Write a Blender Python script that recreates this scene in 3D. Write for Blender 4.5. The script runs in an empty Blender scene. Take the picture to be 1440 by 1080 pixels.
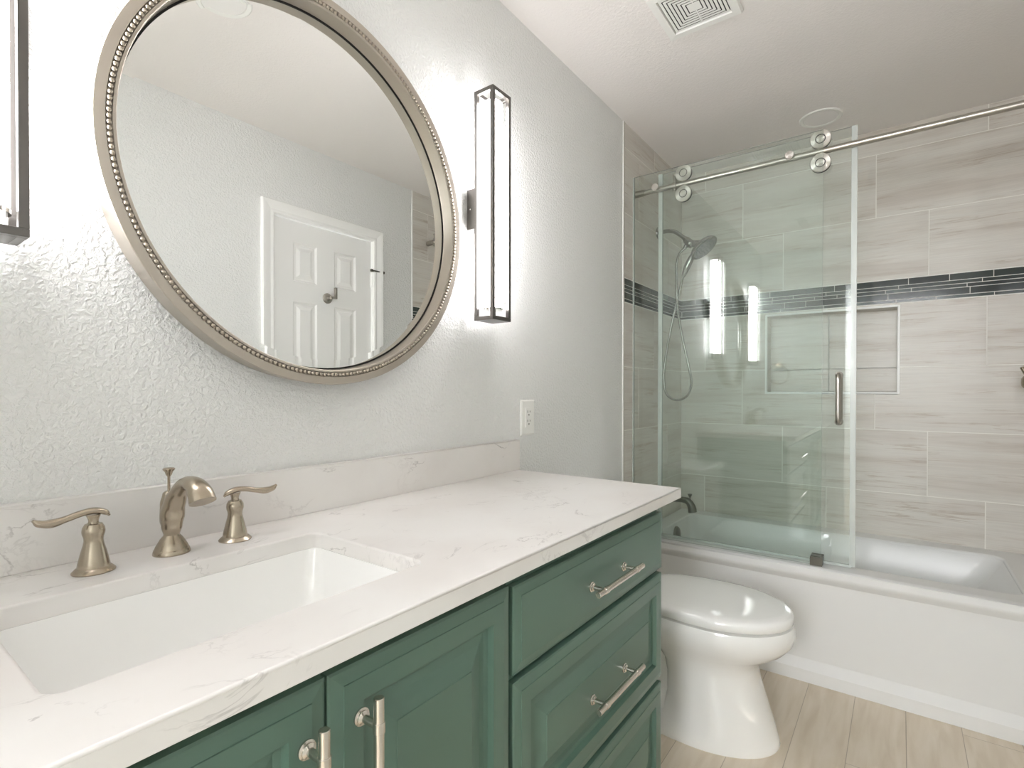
import bpy, bmesh, math, random
from mathutils import Vector, Matrix
PI = math.pi
S = bpy.context.scene
COL = S.collection
random.seed(7)

# ------------------------------------------------------------------ camera
YAW, PITCH, ROLL = math.radians(36.5477), math.radians(-0.487), math.radians(0.0276)
fw = Vector((math.cos(YAW) * math.cos(PITCH), math.sin(YAW) * math.cos(PITCH), math.sin(PITCH)))
rt = Vector((math.sin(YAW), -math.cos(YAW), 0.0))
up = rt.cross(fw)
rt, up = rt * math.cos(ROLL) + up * math.sin(ROLL), up * math.cos(ROLL) - rt * math.sin(ROLL)
cd = bpy.data.cameras.new('camera')
cam = bpy.data.objects.new('camera', cd)
COL.objects.link(cam)
m3 = Matrix((rt, up, -fw)).transposed()
cam.matrix_world = Matrix.Translation((-3.1243, -1.0558, 1.1727)) @ m3.to_4x4()
cd.sensor_width = 36.0
cd.lens = 36.0 * 737.593 / 1440.0
cd.shift_y = 15.2457 / 1440.0
cd.clip_start = 0.02
S.camera = cam

# ------------------------------------------------------------------ world, daylight, exposure
W = bpy.data.worlds.new('world')
S.world = W
W.use_nodes = True
bg = W.node_tree.nodes['Background']
bg.inputs[0].default_value = (0.955, 0.967, 1.0, 1)
bg.inputs[1].default_value = 9.8
SCONCE_STRENGTH = 13.2
S.view_settings.view_transform = 'Standard'
S.view_settings.look = 'None'
S.view_settings.gamma = 1.0
S.view_settings.use_curve_mapping = False
S.view_settings.exposure = 1.50
S.cycles.max_bounces = 14
S.cycles.diffuse_bounces = 9
S.cycles.glossy_bounces = 6
S.cycles.transparent_max_bounces = 24
S.cycles.caustics_reflective = False
S.cycles.caustics_refractive = False
S.cycles.sample_clamp_indirect = 6.0

# portal at the open end of the added hall behind the camera (guides sampling only, it adds no light of its own)
pl = bpy.data.lights.new('doorway_daylight', 'AREA')
pl.shape = 'RECTANGLE'
DW0, DW1, DWH = -1.44, -0.66, 2.1            # doorway in the west wall
ADDED_HALL = 2.2                                     # length of the unseen hall added to aim the daylight
pl.size, pl.size_y = 0.96, 1.0
pl.cycles.is_portal = True
po = bpy.data.objects.new('doorway_daylight', pl)
COL.objects.link(po)
WX = -3.62                                     # west wall
po.location = (WX - 0.12 - ADDED_HALL, (DW0 + DW1) / 2, 1.8)
po.rotation_euler = (PI / 2, 0, -PI / 2)

# ------------------------------------------------------------------ room dimensions
H = 2.44
SY = -1.492                                    # south wall (door wall)
XT = -0.817                                    # where the shower tile begins
ROWZ = [2.3233, 2.0152, 1.7085, 1.5915, 1.2856, 0.982, 0.6785]
TUBZ = 0.4715
L = 0.6108

# ------------------------------------------------------------------ materials
def lin(c):
    c = c / 255.0
    return c / 12.92 if c <= 0.04045 else ((c + 0.055) / 1.055) ** 2.4
def rgb(r, g, b):
    return (lin(r), lin(g), lin(b), 1.0)

def new_mat(name):
    m = bpy.data.materials.new(name)
    m.use_nodes = True
    return m, m.node_tree, m.node_tree.nodes['Principled BSDF']

def node(t, typ, **kw):
    n = t.nodes.new(typ)
    for k, v in kw.items():
        if k in ('operation', 'blend_type', 'data_type', 'noise_dimensions', 'wave_type', 'bands_direction', 'feature', 'use_clamp', 'vector_type'):
            setattr(n, k, v)
        else:
            n.inputs[k].default_value = v
    return n

def ramp(t, src, stops):
    r = t.nodes.new('ShaderNodeValToRGB')
    while len(r.color_ramp.elements) < len(stops):
        r.color_ramp.elements.new(0.5)
    for e, (p, c) in zip(r.color_ramp.elements, stops):
        e.position = p
        e.color = c if len(c) == 4 else (*c, 1)
    t.links.new(src, r.inputs[0])
    return r

def g(v):
    return (v, v, v, 1)

def plain(name, col, rough=0.5, metal=0.0, coat=0.0, spec=None, bump=None):
    m, t, b = new_mat(name)
    b.inputs['Base Color'].default_value = col
    b.inputs['Roughness'].default_value = rough
    b.inputs['Metallic'].default_value = metal
    b.inputs['Coat Weight'].default_value = coat
    b.inputs['Coat Roughness'].default_value = 0.05
    if spec is not None:
        b.inputs['Specular IOR Level'].default_value = spec
    if bump:
        sc, st, di = bump
        tc = t.nodes.new('ShaderNodeTexCoord')
        n = node(t, 'ShaderNodeTexNoise', Scale=sc, Detail=2.0)
        t.links.new(tc.outputs['Object'], n.inputs['Vector'])
        bu = node(t, 'ShaderNodeBump', Strength=st, Distance=di)
        t.links.new(n.outputs[0], bu.inputs['Height'])
        t.links.new(bu.outputs[0], b.inputs['Normal'])
    return m

def paint(name, col, sc, st, lo, hi, rough=0.55):
    """orange peel plaster: blotches that rise out of a flat ground"""
    m, t, b = new_mat(name)
    b.inputs['Base Color'].default_value = col
    b.inputs['Roughness'].default_value = rough
    tc = t.nodes.new('ShaderNodeTexCoord')
    n = node(t, 'ShaderNodeTexNoise', Scale=sc, Detail=3.0, Roughness=0.55, Distortion=0.4)
    t.links.new(tc.outputs['Object'], n.inputs['Vector'])
    r = ramp(t, n.outputs[0], [(lo, g(0)), (hi, g(1))])
    bu = node(t, 'ShaderNodeBump', Strength=st, Distance=0.003)
    t.links.new(r.outputs[0], bu.inputs['Height'])
    t.links.new(bu.outputs[0], b.inputs['Normal'])
    return m

M = {}
M['wall'] = paint('wall_paint', rgb(231, 232, 230), 115.0, 0.60, 0.40, 0.68)
M['ceiling'] = paint('ceiling_paint', rgb(239, 235, 232), 110.0, 0.18, 0.40, 0.68, 0.7)
M['trim_white'] = plain('white_trim_paint', rgb(246, 246, 244), 0.35)
M['porcelain'] = plain('white_porcelain', rgb(243, 243, 241), 0.08, coat=0.3)
M['acrylic'] = plain('white_acrylic', rgb(226, 227, 226), 0.24, spec=0.3)
M['green'] = plain('green_cabinet_paint', rgb(91, 117, 104), 0.33, bump=(260.0, 0.03, 0.001))
M['green_dark'] = plain('dark_green_cabinet_inside', rgb(40, 58, 50), 0.6)
M['nickel'] = plain('brushed_nickel', rgb(176, 165, 148), 0.27, 1.0)
M['steel'] = plain('brushed_steel', rgb(186, 181, 173), 0.30, 1.0)
M['pull'] = plain('brushed_nickel_pull', rgb(224, 217, 208), 0.25, 1.0)
M['shower_metal'] = plain('shower_nickel', rgb(150, 147, 140), 0.22, 1.0)
M['chrome'] = plain('polished_chrome', rgb(215, 215, 212), 0.07, 1.0)
def radial(name, col, rough):
    m, t, b = new_mat(name)
    b.inputs['Base Color'].default_value = col
    b.inputs['Metallic'].default_value = 1.0
    b.inputs['Roughness'].default_value = rough
    b.inputs['Anisotropic'].default_value = 0.85
    tg = t.nodes.new('ShaderNodeTangent')
    tg.direction_type = 'RADIAL'
    tg.axis = 'X'
    t.links.new(tg.outputs[0], b.inputs['Tangent'])
    return m
M['disc'] = radial('turned_steel', rgb(214, 210, 203), 0.34)
M['dark_nickel'] = plain('dark_grey_nickel', rgb(112, 110, 103), 0.3, 1.0)  # one darker grey nickel for tub fittings, guide and hinge stop
M['black'] = plain('black_rubber', rgb(22, 22, 22), 0.5)
M['gap'] = plain('gap_shade', rgb(30, 28, 26), 0.8)  # dark colour painted in for the shade of gaps, slots and ducts
M['sconce'] = plain('gunmetal_sconce', rgb(118, 115, 111), 0.32, 0.9)
M['frame'] = plain('champagne_mirror_frame', rgb(188, 180, 168), 0.38, 0.75)
M['bead'] = plain('champagne_beads', rgb(186, 176, 161), 0.30, 0.8)
M['mirror'] = plain('mirror_silver', (0.90, 0.915, 0.90, 1), 0.0, 1.0)
M['plastic'] = plain('white_plastic', rgb(240, 240, 236), 0.3)
M['rubber_grey'] = plain('grey_nozzles', rgb(120, 122, 120), 0.5)
M['lens'] = plain('frosted_light_lens', rgb(240, 238, 236), 0.5)
M['seal'] = None
M['grout'] = plain('pale_grout', rgb(242, 240, 234), 0.8)
M['grout_floor'] = plain('floor_grout', rgb(178, 166, 150), 0.8)
M['edge_metal'] = plain('tile_edge_metal', rgb(190, 182, 168), 0.35, 0.7)

def emit(name, col, s):
    m = bpy.data.materials.new(name)
    m.use_nodes = True
    t = m.node_tree
    t.nodes.clear()
    e = node(t, 'ShaderNodeEmission', Strength=s)
    e.inputs[0].default_value = col
    o = t.nodes.new('ShaderNodeOutputMaterial')
    t.links.new(e.outputs[0], o.inputs[0])
    return m
M['glow'] = emit('lit_diffuser', (1.0, 0.968, 0.985, 1), SCONCE_STRENGTH)

def glass(name, tint, haze=0.0, rough=0.0):
    """clear pane: passes light straight through, mirrors by the angle of view (Schlick)"""
    m = bpy.data.materials.new(name)
    m.use_nodes = True
    t = m.node_tree
    t.nodes.clear()
    lw = node(t, 'ShaderNodeLayerWeight', Blend=0.5)
    p = node(t, 'ShaderNodeMath', operation='POWER')
    p.inputs[1].default_value = 5.0
    t.links.new(lw.outputs['Facing'], p.inputs[0])
    ma = node(t, 'ShaderNodeMath', operation='MULTIPLY_ADD')
    ma.inputs[1].default_value = 0.935
    ma.inputs[2].default_value = 0.065
    t.links.new(p.outputs[0], ma.inputs[0])
    tr = t.nodes.new('ShaderNodeBsdfTransparent')
    tr.inputs[0].default_value = tint
    gl = t.nodes.new('ShaderNodeBsdfGlossy')
    gl.inputs['Roughness'].default_value = rough
    mx = t.nodes.new('ShaderNodeMixShader')
    t.links.new(ma.outputs[0], mx.inputs[0])
    src = tr.outputs[0]
    if haze:
        df = t.nodes.new('ShaderNodeBsdfDiffuse')
        df.inputs[0].default_value = rgb(225, 232, 228)
        m2 = t.nodes.new('ShaderNodeMixShader')
        m2.inputs[0].default_value = haze
        t.links.new(tr.outputs[0], m2.inputs[1])
        t.links.new(df.outputs[0], m2.inputs[2])
        src = m2.outputs[0]
    t.links.new(src, mx.inputs[1])
    t.links.new(gl.outputs[0], mx.inputs[2])
    o = t.nodes.new('ShaderNodeOutputMaterial')
    t.links.new(mx.outputs[0], o.inputs[0])
    return m
M['glass'] = glass('clear_shower_glass', (0.962, 0.989, 0.978, 1))
M['glass_edge'] = glass('shower_glass_edge', (0.80, 0.86, 0.83, 1), 0.25, 0.3)
M['seal'] = glass('clear_vinyl_seal', (0.95, 0.955, 0.95, 1), 0.5, 0.35)

def tile_mat():
    m, t, b = new_mat('vein_cut_tile')
    uv = t.nodes.new('ShaderNodeUVMap')
    def noise(sx, sy, scale, detail, dist=0.0):
        mp = t.nodes.new('ShaderNodeMapping')
        mp.inputs['Scale'].default_value = (sx, sy, 1)
        t.links.new(uv.outputs[0], mp.inputs[0])
        n = node(t, 'ShaderNodeTexNoise', Scale=scale, Detail=detail, Roughness=0.6, Distortion=dist)
        t.links.new(mp.outputs[0], n.inputs['Vector'])
        return n.outputs[0]
    broad = noise(0.55, 5.0, 2.0, 5.0, 0.5)
    base = ramp(t, broad, [(0.32, rgb(200, 193, 184)), (0.45, rgb(213, 208, 200)), (0.6, rgb(220, 217, 210)), (0.75, rgb(209, 203, 194))])
    fine = noise(1.2, 22.0, 3.0, 6.0, 0.6)
    vein = ramp(t, fine, [(0.53, g(0)), (0.60, g(1)), (0.64, g(0.15)), (0.70, g(0))])
    mask = ramp(t, noise(0.8, 5.5, 2.2, 3.0, 0.4), [(0.46, g(0)), (0.62, g(0.6))])
    mu = node(t, 'ShaderNodeMath', operation='MULTIPLY')
    t.links.new(vein.outputs[0], mu.inputs[0])
    t.links.new(mask.outputs[0], mu.inputs[1])
    mix = t.nodes.new('ShaderNodeMixRGB')
    mix.inputs[2].default_value = rgb(168, 150, 132)
    t.links.new(mu.outputs[0], mix.inputs[0])
    t.links.new(base.outputs[0], mix.inputs[1])
    streak = ramp(t, noise(1.0, 60.0, 4.0, 4.0, 0.2), [(0.35, g(0.93)), (0.65, g(1.03))])
    mix2 = t.nodes.new('ShaderNodeMixRGB')
    mix2.blend_type = 'MULTIPLY'
    mix2.inputs[0].default_value = 1.0
    t.links.new(mix.outputs[0], mix2.inputs[1])
    t.links.new(streak.outputs[0], mix2.inputs[2])
    t.links.new(mix2.outputs[0], b.inputs['Base Color'])
    b.inputs['Roughness'].default_value = 0.36
    return m
M['tile'] = tile_mat()

def mosaic_mat():
    m, t, b = new_mat('dark_glass_mosaic')
    uv = t.nodes.new('ShaderNodeUVMap')
    n = node(t, 'ShaderNodeTexNoise', Scale=1.3, Detail=1.0)
    t.links.new(uv.outputs[0], n.inputs['Vector'])
    r = ramp(t, n.outputs[0], [(0.35, rgb(50, 56, 54)), (0.55, rgb(63, 71, 68)), (0.72, rgb(92, 103, 101))])
    t.links.new(r.outputs[0], b.inputs['Base Color'])
    b.inputs['Roughness'].default_value = 0.12
    return m
M['mosaic'] = mosaic_mat()

def floor_mat():
    m, t, b = new_mat('beige_plank_tile')
    uv = t.nodes.new('ShaderNodeUVMap')
    mp = t.nodes.new('ShaderNodeMapping')
    mp.inputs['Scale'].default_value = (1.2, 9.0, 1)
    t.links.new(uv.outputs[0], mp.inputs[0])
    n = node(t, 'ShaderNodeTexNoise', Scale=3.0, Detail=5.0, Distortion=0.4)
    t.links.new(mp.outputs[0], n.inputs['Vector'])
    r = ramp(t, n.outputs[0], [(0.3, rgb(205, 191, 170)), (0.5, rgb(215, 203, 184)), (0.7, rgb(222, 211, 195))])
    t.links.new(r.outputs[0], b.inputs['Base Color'])
    b.inputs['Roughness'].default_value = 0.35
    return m
M['plank'] = floor_mat()

def quartz_mat():
    m, t, b = new_mat('veined_quartz')
    tc = t.nodes.new('ShaderNodeTexCoord')
    mp = t.nodes.new('ShaderNodeMapping')
    mp.inputs['Rotation'].default_value = (0.3, 0.2, 0.6)
    mp.inputs['Scale'].default_value = (1.0, 1.7, 1.4)
    t.links.new(tc.outputs['Object'], mp.inputs[0])
    def vein(scale, dist, width, off):
        n = node(t, 'ShaderNodeTexNoise', Scale=scale, Detail=6.0, Roughness=0.58, Distortion=dist)
        ad = node(t, 'ShaderNodeVectorMath', operation='ADD')
        ad.inputs[1].default_value = (off, off * 0.7, off * 0.3)
        t.links.new(mp.outputs[0], ad.inputs[0])
        t.links.new(ad.outputs[0], n.inputs['Vector'])
        s = node(t, 'ShaderNodeMath', operation='SUBTRACT')
        s.inputs[1].default_value = 0.5
        t.links.new(n.outputs[0], s.inputs[0])
        a = node(t, 'ShaderNodeMath', operation='ABSOLUTE')
        t.links.new(s.outputs[0], a.inputs[0])
        return ramp(t, a.outputs[0], [(0.0, g(1)), (width, g(0))]).outputs[0]
    v1 = vein(5.0, 0.9, 0.012, 3.1)
    v2 = vein(11.0, 0.7, 0.02, 9.7)
    n3 = node(t, 'ShaderNodeTexNoise', Scale=6.0, Detail=3.0)
    t.links.new(mp.outputs[0], n3.inputs['Vector'])
    k1 = ramp(t, n3.outputs[0], [(0.52, g(0)), (0.68, g(0.7))])
    n4 = node(t, 'ShaderNodeTexNoise', Scale=5.0, Detail=3.0)
    t.links.new(tc.outputs['Object'], n4.inputs['Vector'])
    k2 = ramp(t, n4.outputs[0], [(0.54, g(0)), (0.70, g(0.4))])
    a1 = node(t, 'ShaderNodeMath', operation='MULTIPLY')
    t.links.new(v1, a1.inputs[0]); t.links.new(k1.outputs[0], a1.inputs[1])
    a2 = node(t, 'ShaderNodeMath', operation='MULTIPLY')
    t.links.new(v2, a2.inputs[0]); t.links.new(k2.outputs[0], a2.inputs[1])
    mx = node(t, 'ShaderNodeMath', operation='MAXIMUM')
    t.links.new(a1.outputs[0], mx.inputs[0]); t.links.new(a2.outputs[0], mx.inputs[1])
    n5 = node(t, 'ShaderNodeTexNoise', Scale=3.5, Detail=4.0)
    t.links.new(tc.outputs['Object'], n5.inputs['Vector'])
    base = ramp(t, n5.outputs[0], [(0.35, rgb(223, 219, 215)), (0.6, rgb(231, 229, 226))])
    mix = t.nodes.new('ShaderNodeMixRGB')
    mix.inputs[2].default_value = rgb(140, 134, 130)
    t.links.new(mx.outputs[0], mix.inputs[0])
    t.links.new(base.outputs[0], mix.inputs[1])
    t.links.new(mix.outputs[0], b.inputs['Base Color'])
    b.inputs['Roughness'].default_value = 0.28
    return m
M['quartz'] = quartz_mat()

# ------------------------------------------------------------------ mesh helpers
class MB:
    def __init__(self):
        self.v, self.f, self.mi, self.uv = [], [], [], []
    def face(self, pts, m=0, uv=None):
        i = len(self.v)
        self.v += [tuple(p) for p in pts]
        self.f.append(tuple(range(i, i + len(pts))))
        self.mi.append(m)
        self.uv.append(uv)
    def box(self, x0, x1, y0, y1, z0, z1, m=0):
        x0, x1 = min(x0, x1), max(x0, x1); y0, y1 = min(y0, y1), max(y0, y1); z0, z1 = min(z0, z1), max(z0, z1)
        i = len(self.v)
        self.v += [(x0, y0, z0), (x1, y0, z0), (x1, y1, z0), (x0, y1, z0), (x0, y0, z1), (x1, y0, z1), (x1, y1, z1), (x0, y1, z1)]
        for q in ((0, 3, 2, 1), (4, 5, 6, 7), (0, 1, 5, 4), (1, 2, 6, 5), (2, 3, 7, 6), (3, 0, 4, 7)):
            self.f.append(tuple(i + k for k in q)); self.mi.append(m); self.uv.append(None)
        return self
    def loft(self, loops, cap0=True, cap1=True, m=0, closed=True):
        i = len(self.v)
        n = len(loops[0])
        for lp in loops:
            self.v += [tuple(p) for p in lp]
        for a in range(len(loops) - 1):
            for k in range(n if closed else n - 1):
                k2 = (k + 1) % n
                self.f.append((i + a * n + k, i + a * n + k2, i + (a + 1) * n + k2, i + (a + 1) * n + k))
                self.mi.append(m); self.uv.append(None)
        if cap0:
            self.f.append(tuple(i + k for k in reversed(range(n)))); self.mi.append(m); self.uv.append(None)
        if cap1:
            j = i + (len(loops) - 1) * n
            self.f.append(tuple(j + k for k in range(n))); self.mi.append(m); self.uv.append(None)
        return self
    def lathe(self, prof, o=(0, 0, 0), axis=(0, 0, 1), n=32, m=0, cap0=True, cap1=True):
        """prof: (radius, height along axis)"""
        ax = Vector(axis).normalized()
        a = ax.orthogonal().normalized(); b = ax.cross(a); o = Vector(o)
        loops = []
        for r, h in prof:
            r = max(r, 1e-5)
            loops.append([o + ax * h + (a * math.cos(2 * PI * k / n) + b * math.sin(2 * PI * k / n)) * r for k in range(n)])
        return self.loft(loops, cap0, cap1, m)
    def cyl(self, p0, p1, r, n=24, m=0, bev=0.0):
        p0, p1 = Vector(p0), Vector(p1)
        h = (p1 - p0).length
        prof = [(r, 0), (r, h)] if not bev else [(r - bev, 0), (r, bev), (r, h - bev), (r - bev, h)]
        return self.lathe(prof, p0, p1 - p0, n, m)
    def tube(self, path, rad, n=14, m=0, ref=None, flat=1.0):
        """path of points, radius number or list; flat squeezes the section along its second axis; ref fixes the frame"""
        P = [Vector(p) for p in path]
        R = rad if isinstance(rad, (list, tuple)) else [rad] * len(P)
        F = flat if isinstance(flat, (list, tuple)) else [flat] * len(P)
        loops, a = [], None
        for i, p in enumerate(P):
            d = (P[min(i + 1, len(P) - 1)] - P[max(i - 1, 0)]).normalized()
            if ref is not None:
                a = Vector(ref) - d * Vector(ref).dot(d)
            elif a is None:
                a = d.orthogonal()
            else:
                a = a - d * a.dot(d)
            a.normalize()
            b = d.cross(a)
            loops.append([p + a * (R[i] * math.cos(2 * PI * k / n)) + b * (R[i] * F[i] * math.sin(2 * PI * k / n)) for k in range(n)])
        return self.loft(loops, True, True, m)
    def sphere(self, c, r, n=12, k=8, m=0, s=(1, 1, 1)):
        c = Vector(c)
        loops = []
        for j in range(1, k):
            th = PI * j / k
            loops.append([c + Vector((r * s[0] * math.sin(th) * math.cos(2 * PI * i / n), r * s[1] * math.sin(th) * math.sin(2 * PI * i / n), -r * s[2] * math.cos(th))) for i in range(n)])
        return self.loft(loops, True, True, m)
    def build(self, name, mats, parent=None, smooth=None, bevel=None, seg=2, weld=True, top=None):
        me = bpy.data.meshes.new(name)
        root = parent
        off = Vector((0, 0, 0))
        while root is not None:
            off += root.location
            root = root.parent
        bm = bmesh.new()
        vs = [bm.verts.new(Vector(p) - off) for p in self.v]
        ul = bm.loops.layers.uv.new('UVMap') if any(u for u in self.uv) else None
        for f, mi, uv in zip(self.f, self.mi, self.uv):
            try:
                fc = bm.faces.new([vs[k] for k in f])
            except ValueError:
                continue
            fc.material_index = mi
            if ul and uv:
                for lp, c in zip(fc.loops, uv):
                    lp[ul].uv = c
        if weld:
            bmesh.ops.remove_doubles(bm, verts=bm.verts, dist=1e-5)
        bmesh.ops.recalc_face_normals(bm, faces=bm.faces)
        bm.to_mesh(me)
        bm.free()
        if smooth is not None:
            me.polygons.foreach_set('use_smooth', [True] * len(me.polygons))
            me.set_sharp_from_angle(angle=math.radians(smooth))
        o = bpy.data.objects.new(name, me)
        COL.objects.link(o)
        for m in (mats if isinstance(mats, (list, tuple)) else [mats]):
            me.materials.append(m)
        if parent is not None:
            o.parent = parent
        if bevel:
            b = o.modifiers.new('edge_round', 'BEVEL')
            b.width = bevel; b.segments = seg; b.limit_method = 'ANGLE'; b.angle_limit = math.radians(40)
            if top is not None:                       # round only the edges that lie at this height
                b.limit_method = 'WEIGHT'
                at = me.attributes.new('bevel_weight_edge', 'FLOAT', 'EDGE')
                bm = bmesh.new(); bm.from_mesh(me)
                w = bm.edges.layers.float.get('bevel_weight_edge')
                for e in bm.edges:
                    if all(abs(v.co.z + off.z - top) < 1e-4 for v in e.verts) and e.calc_face_angle(0) > 0.7:
                        e[w] = 1.0
                bm.to_mesh(me); bm.free()
            if smooth is None:
                me.polygons.foreach_set('use_smooth', [True] * len(me.polygons))
                me.set_sharp_from_angle(angle=math.radians(30))
                b.harden_normals = True
        return o

def tag(o, label, cat, group=None):
    o['label'] = label; o['category'] = cat
    if group: o['group'] = group
    return o
def thing(name, label, cat, loc=(0, 0, 0), group=None):
    o = bpy.data.objects.new(name, None)
    o.empty_display_size = 0.05
    COL.objects.link(o)
    o.location = loc
    return tag(o, label, cat, group)
def struct(o):
    o['kind'] = 'structure'
    return o
def dup(root, loc, label=None):
    """a copy of a thing or a part, with copies of what hangs below it"""
    r = root.copy(); COL.objects.link(r); r.location = loc
    if label: r['label'] = label
    for ch in list(root.children):
        c = ch.copy(); COL.objects.link(c); c.parent = r
        for gch in ch.children:
            d = gch.copy(); COL.objects.link(d); d.parent = c
    return r
def rrect(x0, x1, y0, y1, r, z, n=6):
    pts = []
    for cx, cy, a0 in ((x1 - r, y1 - r, 0), (x0 + r, y1 - r, PI / 2), (x0 + r, y0 + r, PI), (x1 - r, y0 + r, 1.5 * PI)):
        for k in range(n + 1):
            a = a0 + PI / 2 * k / n
            pts.append((cx + r * math.cos(a), cy + r * math.sin(a), z))
    return pts
def plate_with_hole(outer, inner, z0, z1):
    """bmesh-built slab: outer rectangle (x0,x1,y0,y1) with a hole given by a loop of points"""
    mb = MB()
    bm = bmesh.new()
    x0, x1, y0, y1 = outer
    ov = [bm.verts.new((x, y, z1)) for x, y in ((x0, y0), (x1, y0), (x1, y1), (x0, y1))]
    iv = [bm.verts.new((p[0], p[1], z1)) for p in inner]
    ed = [bm.edges.new((ov[k], ov[(k + 1) % 4])) for k in range(4)] + [bm.edges.new((iv[k], iv[(k + 1) % len(iv)])) for k in range(len(iv))]
    bmesh.ops.triangle_fill(bm, use_beauty=True, edges=ed)
    for f in bm.faces:
        pts = [v.co.copy() for v in f.verts]
        mb.face(pts)
        mb.face([(p.x, p.y, z0) for p in reversed(pts)])
    bm.free()
    for loop in ([(x0, y0), (x1, y0), (x1, y1), (x0, y1)], [(p[0], p[1]) for p in inner]):
        for k in range(len(loop)):
            a, b = loop[k], loop[(k + 1) % len(loop)]
            mb.face([(a[0], a[1], z0), (b[0], b[1], z0), (b[0], b[1], z1), (a[0], a[1], z1)])
    return mb
def smooth_path(pts, n=8):
    """Catmull-Rom through the points"""
    P = [Vector(p) for p in pts]
    P = [P[0] * 2 - P[1]] + P + [P[-1] * 2 - P[-2]]
    out = []
    for i in range(1, len(P) - 2):
        for k in range(n):
            t = k / n
            out.append(0.5 * ((2 * P[i]) + (-P[i - 1] + P[i + 1]) * t + (2 * P[i - 1] - 5 * P[i] + 4 * P[i + 1] - P[i + 2]) * t * t + (-P[i - 1] + 3 * P[i] - 3 * P[i + 1] + P[i + 2]) * t ** 3))
    out.append(P[-2])
    return out
def lerp_list(vals, n):
    """values at path knots -> values at every point of smooth_path"""
    out = []
    for i in range(len(vals) - 1):
        for k in range(n):
            t = k / n; t = t * t * (3 - 2 * t)
            out.append(vals[i] * (1 - t) + vals[i + 1] * t)
    out.append(vals[-1])
    return out

# ================================================================== SETTING
T = 0.12
# floor with plank tiles
mb = MB()
mb.box(WX - T, 0.12, SY - T, T, -0.06, -0.0015, 1)
PW = 0.1548
rows = 0
y = -0.767 + PW * 5
while y > SY - 0.01:
    xs = -1.18 + (0.0 if abs(y + 0.9215) < 0.05 else [0.35, -0.25, 0.62, 0.1, -0.45, 0.5, 0.2, -0.1, 0.4, 0.75][rows % 10])
    x = xs - 1.2 * 4
    while x < 0.0:
        a, b = max(x + 0.001, WX - 0.3), min(x + 1.2 - 0.001, 0.0)
        y1, y0 = min(y - 0.001, 0.0), max(y - PW + 0.001, SY)
        if b > a and y1 > y0:
            ox, oy = random.uniform(0, 50), random.uniform(0, 50)
            mb.face([(a, y0, 0), (b, y0, 0), (b, y1, 0), (a, y1, 0)], 0, [(a + ox, y0 + oy), (b + ox, y0 + oy), (b + ox, y1 + oy), (a + ox, y1 + oy)])
        x += 1.2
    y -= PW; rows += 1
struct(mb.build('floor', [M['plank'], M['grout_floor']]))
# ceiling
struct(MB().box(WX - T, 0.12, SY - T, T, H, H + 0.1).build('ceiling', M['ceiling']))

# tile fields
MOS = [0.0308, 0.0165, 0.0165, 0.0308, 0.0150]
def tile_field(mb, s0, s1, z0, z1, joint0, P, sign=-1, holes=(), seed=1, plain_back=None):
    """tiles on the plane given by P(s, z, d): d is the height off the wall. material 0 tile, 1 grout, 2 mosaic"""
    rnd = random.Random(seed)
    G = 0.0019
    def put(a, b, c, d, m, h):
        rects = [(a, b, c, d)]
        for (ha, hb, hc, hd) in holes:
            nr = []
            for (p, q, r, s) in rects:
                if q <= ha or p >= hb or s <= hc or r >= hd:
                    nr.append((p, q, r, s)); continue
                if p < ha: nr.append((p, ha, r, s))
                if q > hb: nr.append((hb, q, r, s))
                pp, qq = max(p, ha), min(q, hb)
                if r < hc: nr.append((pp, qq, r, hc))
                if s > hd: nr.append((pp, qq, hd, s))
            rects = nr
        ox, oz = rnd.uniform(0, 60), rnd.uniform(0, 60)
        for (p, q, r, s) in rects:
            if q - p < 0.002 or s - r < 0.002: continue
            uv = [(p + ox, r + oz), (q + ox, r + oz), (q + ox, s + oz), (p + ox, s + oz)]
            if m == 2: uv = [(ox, oz)] * 4
            mb.face([P(p, r, h), P(q, r, h), P(q, s, h), P(p, s, h)], m, uv)
            for (e, f) in (((p, r), (q, r)), ((q, r), (q, s)), ((q, s), (p, s)), ((p, s), (p, r))):
                mb.face([P(*e, 0.0), P(*f, 0.0), P(*f, h), P(*e, h)], m, [uv[0]] * 4)
    lev = [z1] + [z for z in ROWZ if z0 < z < z1] + [z0]
    off = {2.3233: 0, 2.0152: 1, 1.7085: 2, 1.5915: None, 1.2856: 0, 0.982: 1, 0.6785: 2}
    for a, b in zip(lev, lev[1:]):
        o = off.get(b, 0)
        if o is None:                                             # the mosaic band
            zt = a - G
            for hgt in MOS:
                s = s0 - rnd.uniform(0.0, 0.25)
                while s < s1:
                    ln = rnd.choice([0.10, 0.15, 0.2, 0.30])
                    p, q = max(s + 0.0012, s0), min(s + ln - 0.0012, s1)
                    if q - p > 0.004:
                        put(p, q, zt - hgt + 0.0011, zt - 0.0011, 2, 0.0012)
                    s += ln
                zt -= hgt + 0.0008
            continue
        k = -6
        while True:
            p = joint0 + L * (k + o / 3.0)
            k += 1
            if p > s1: break
            if p + L < s0: continue
            put(max(p + G, s0), min(p + L - G, s1), b + G, a - (G if a != z1 else 0.0), 0, 0.0012)

GR = 0.008   # thickness of the tiled build-up on the walls
NI = (0.470, 1.042, 1.166, 1.574)            # niche opening (s = -y, z)
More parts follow.
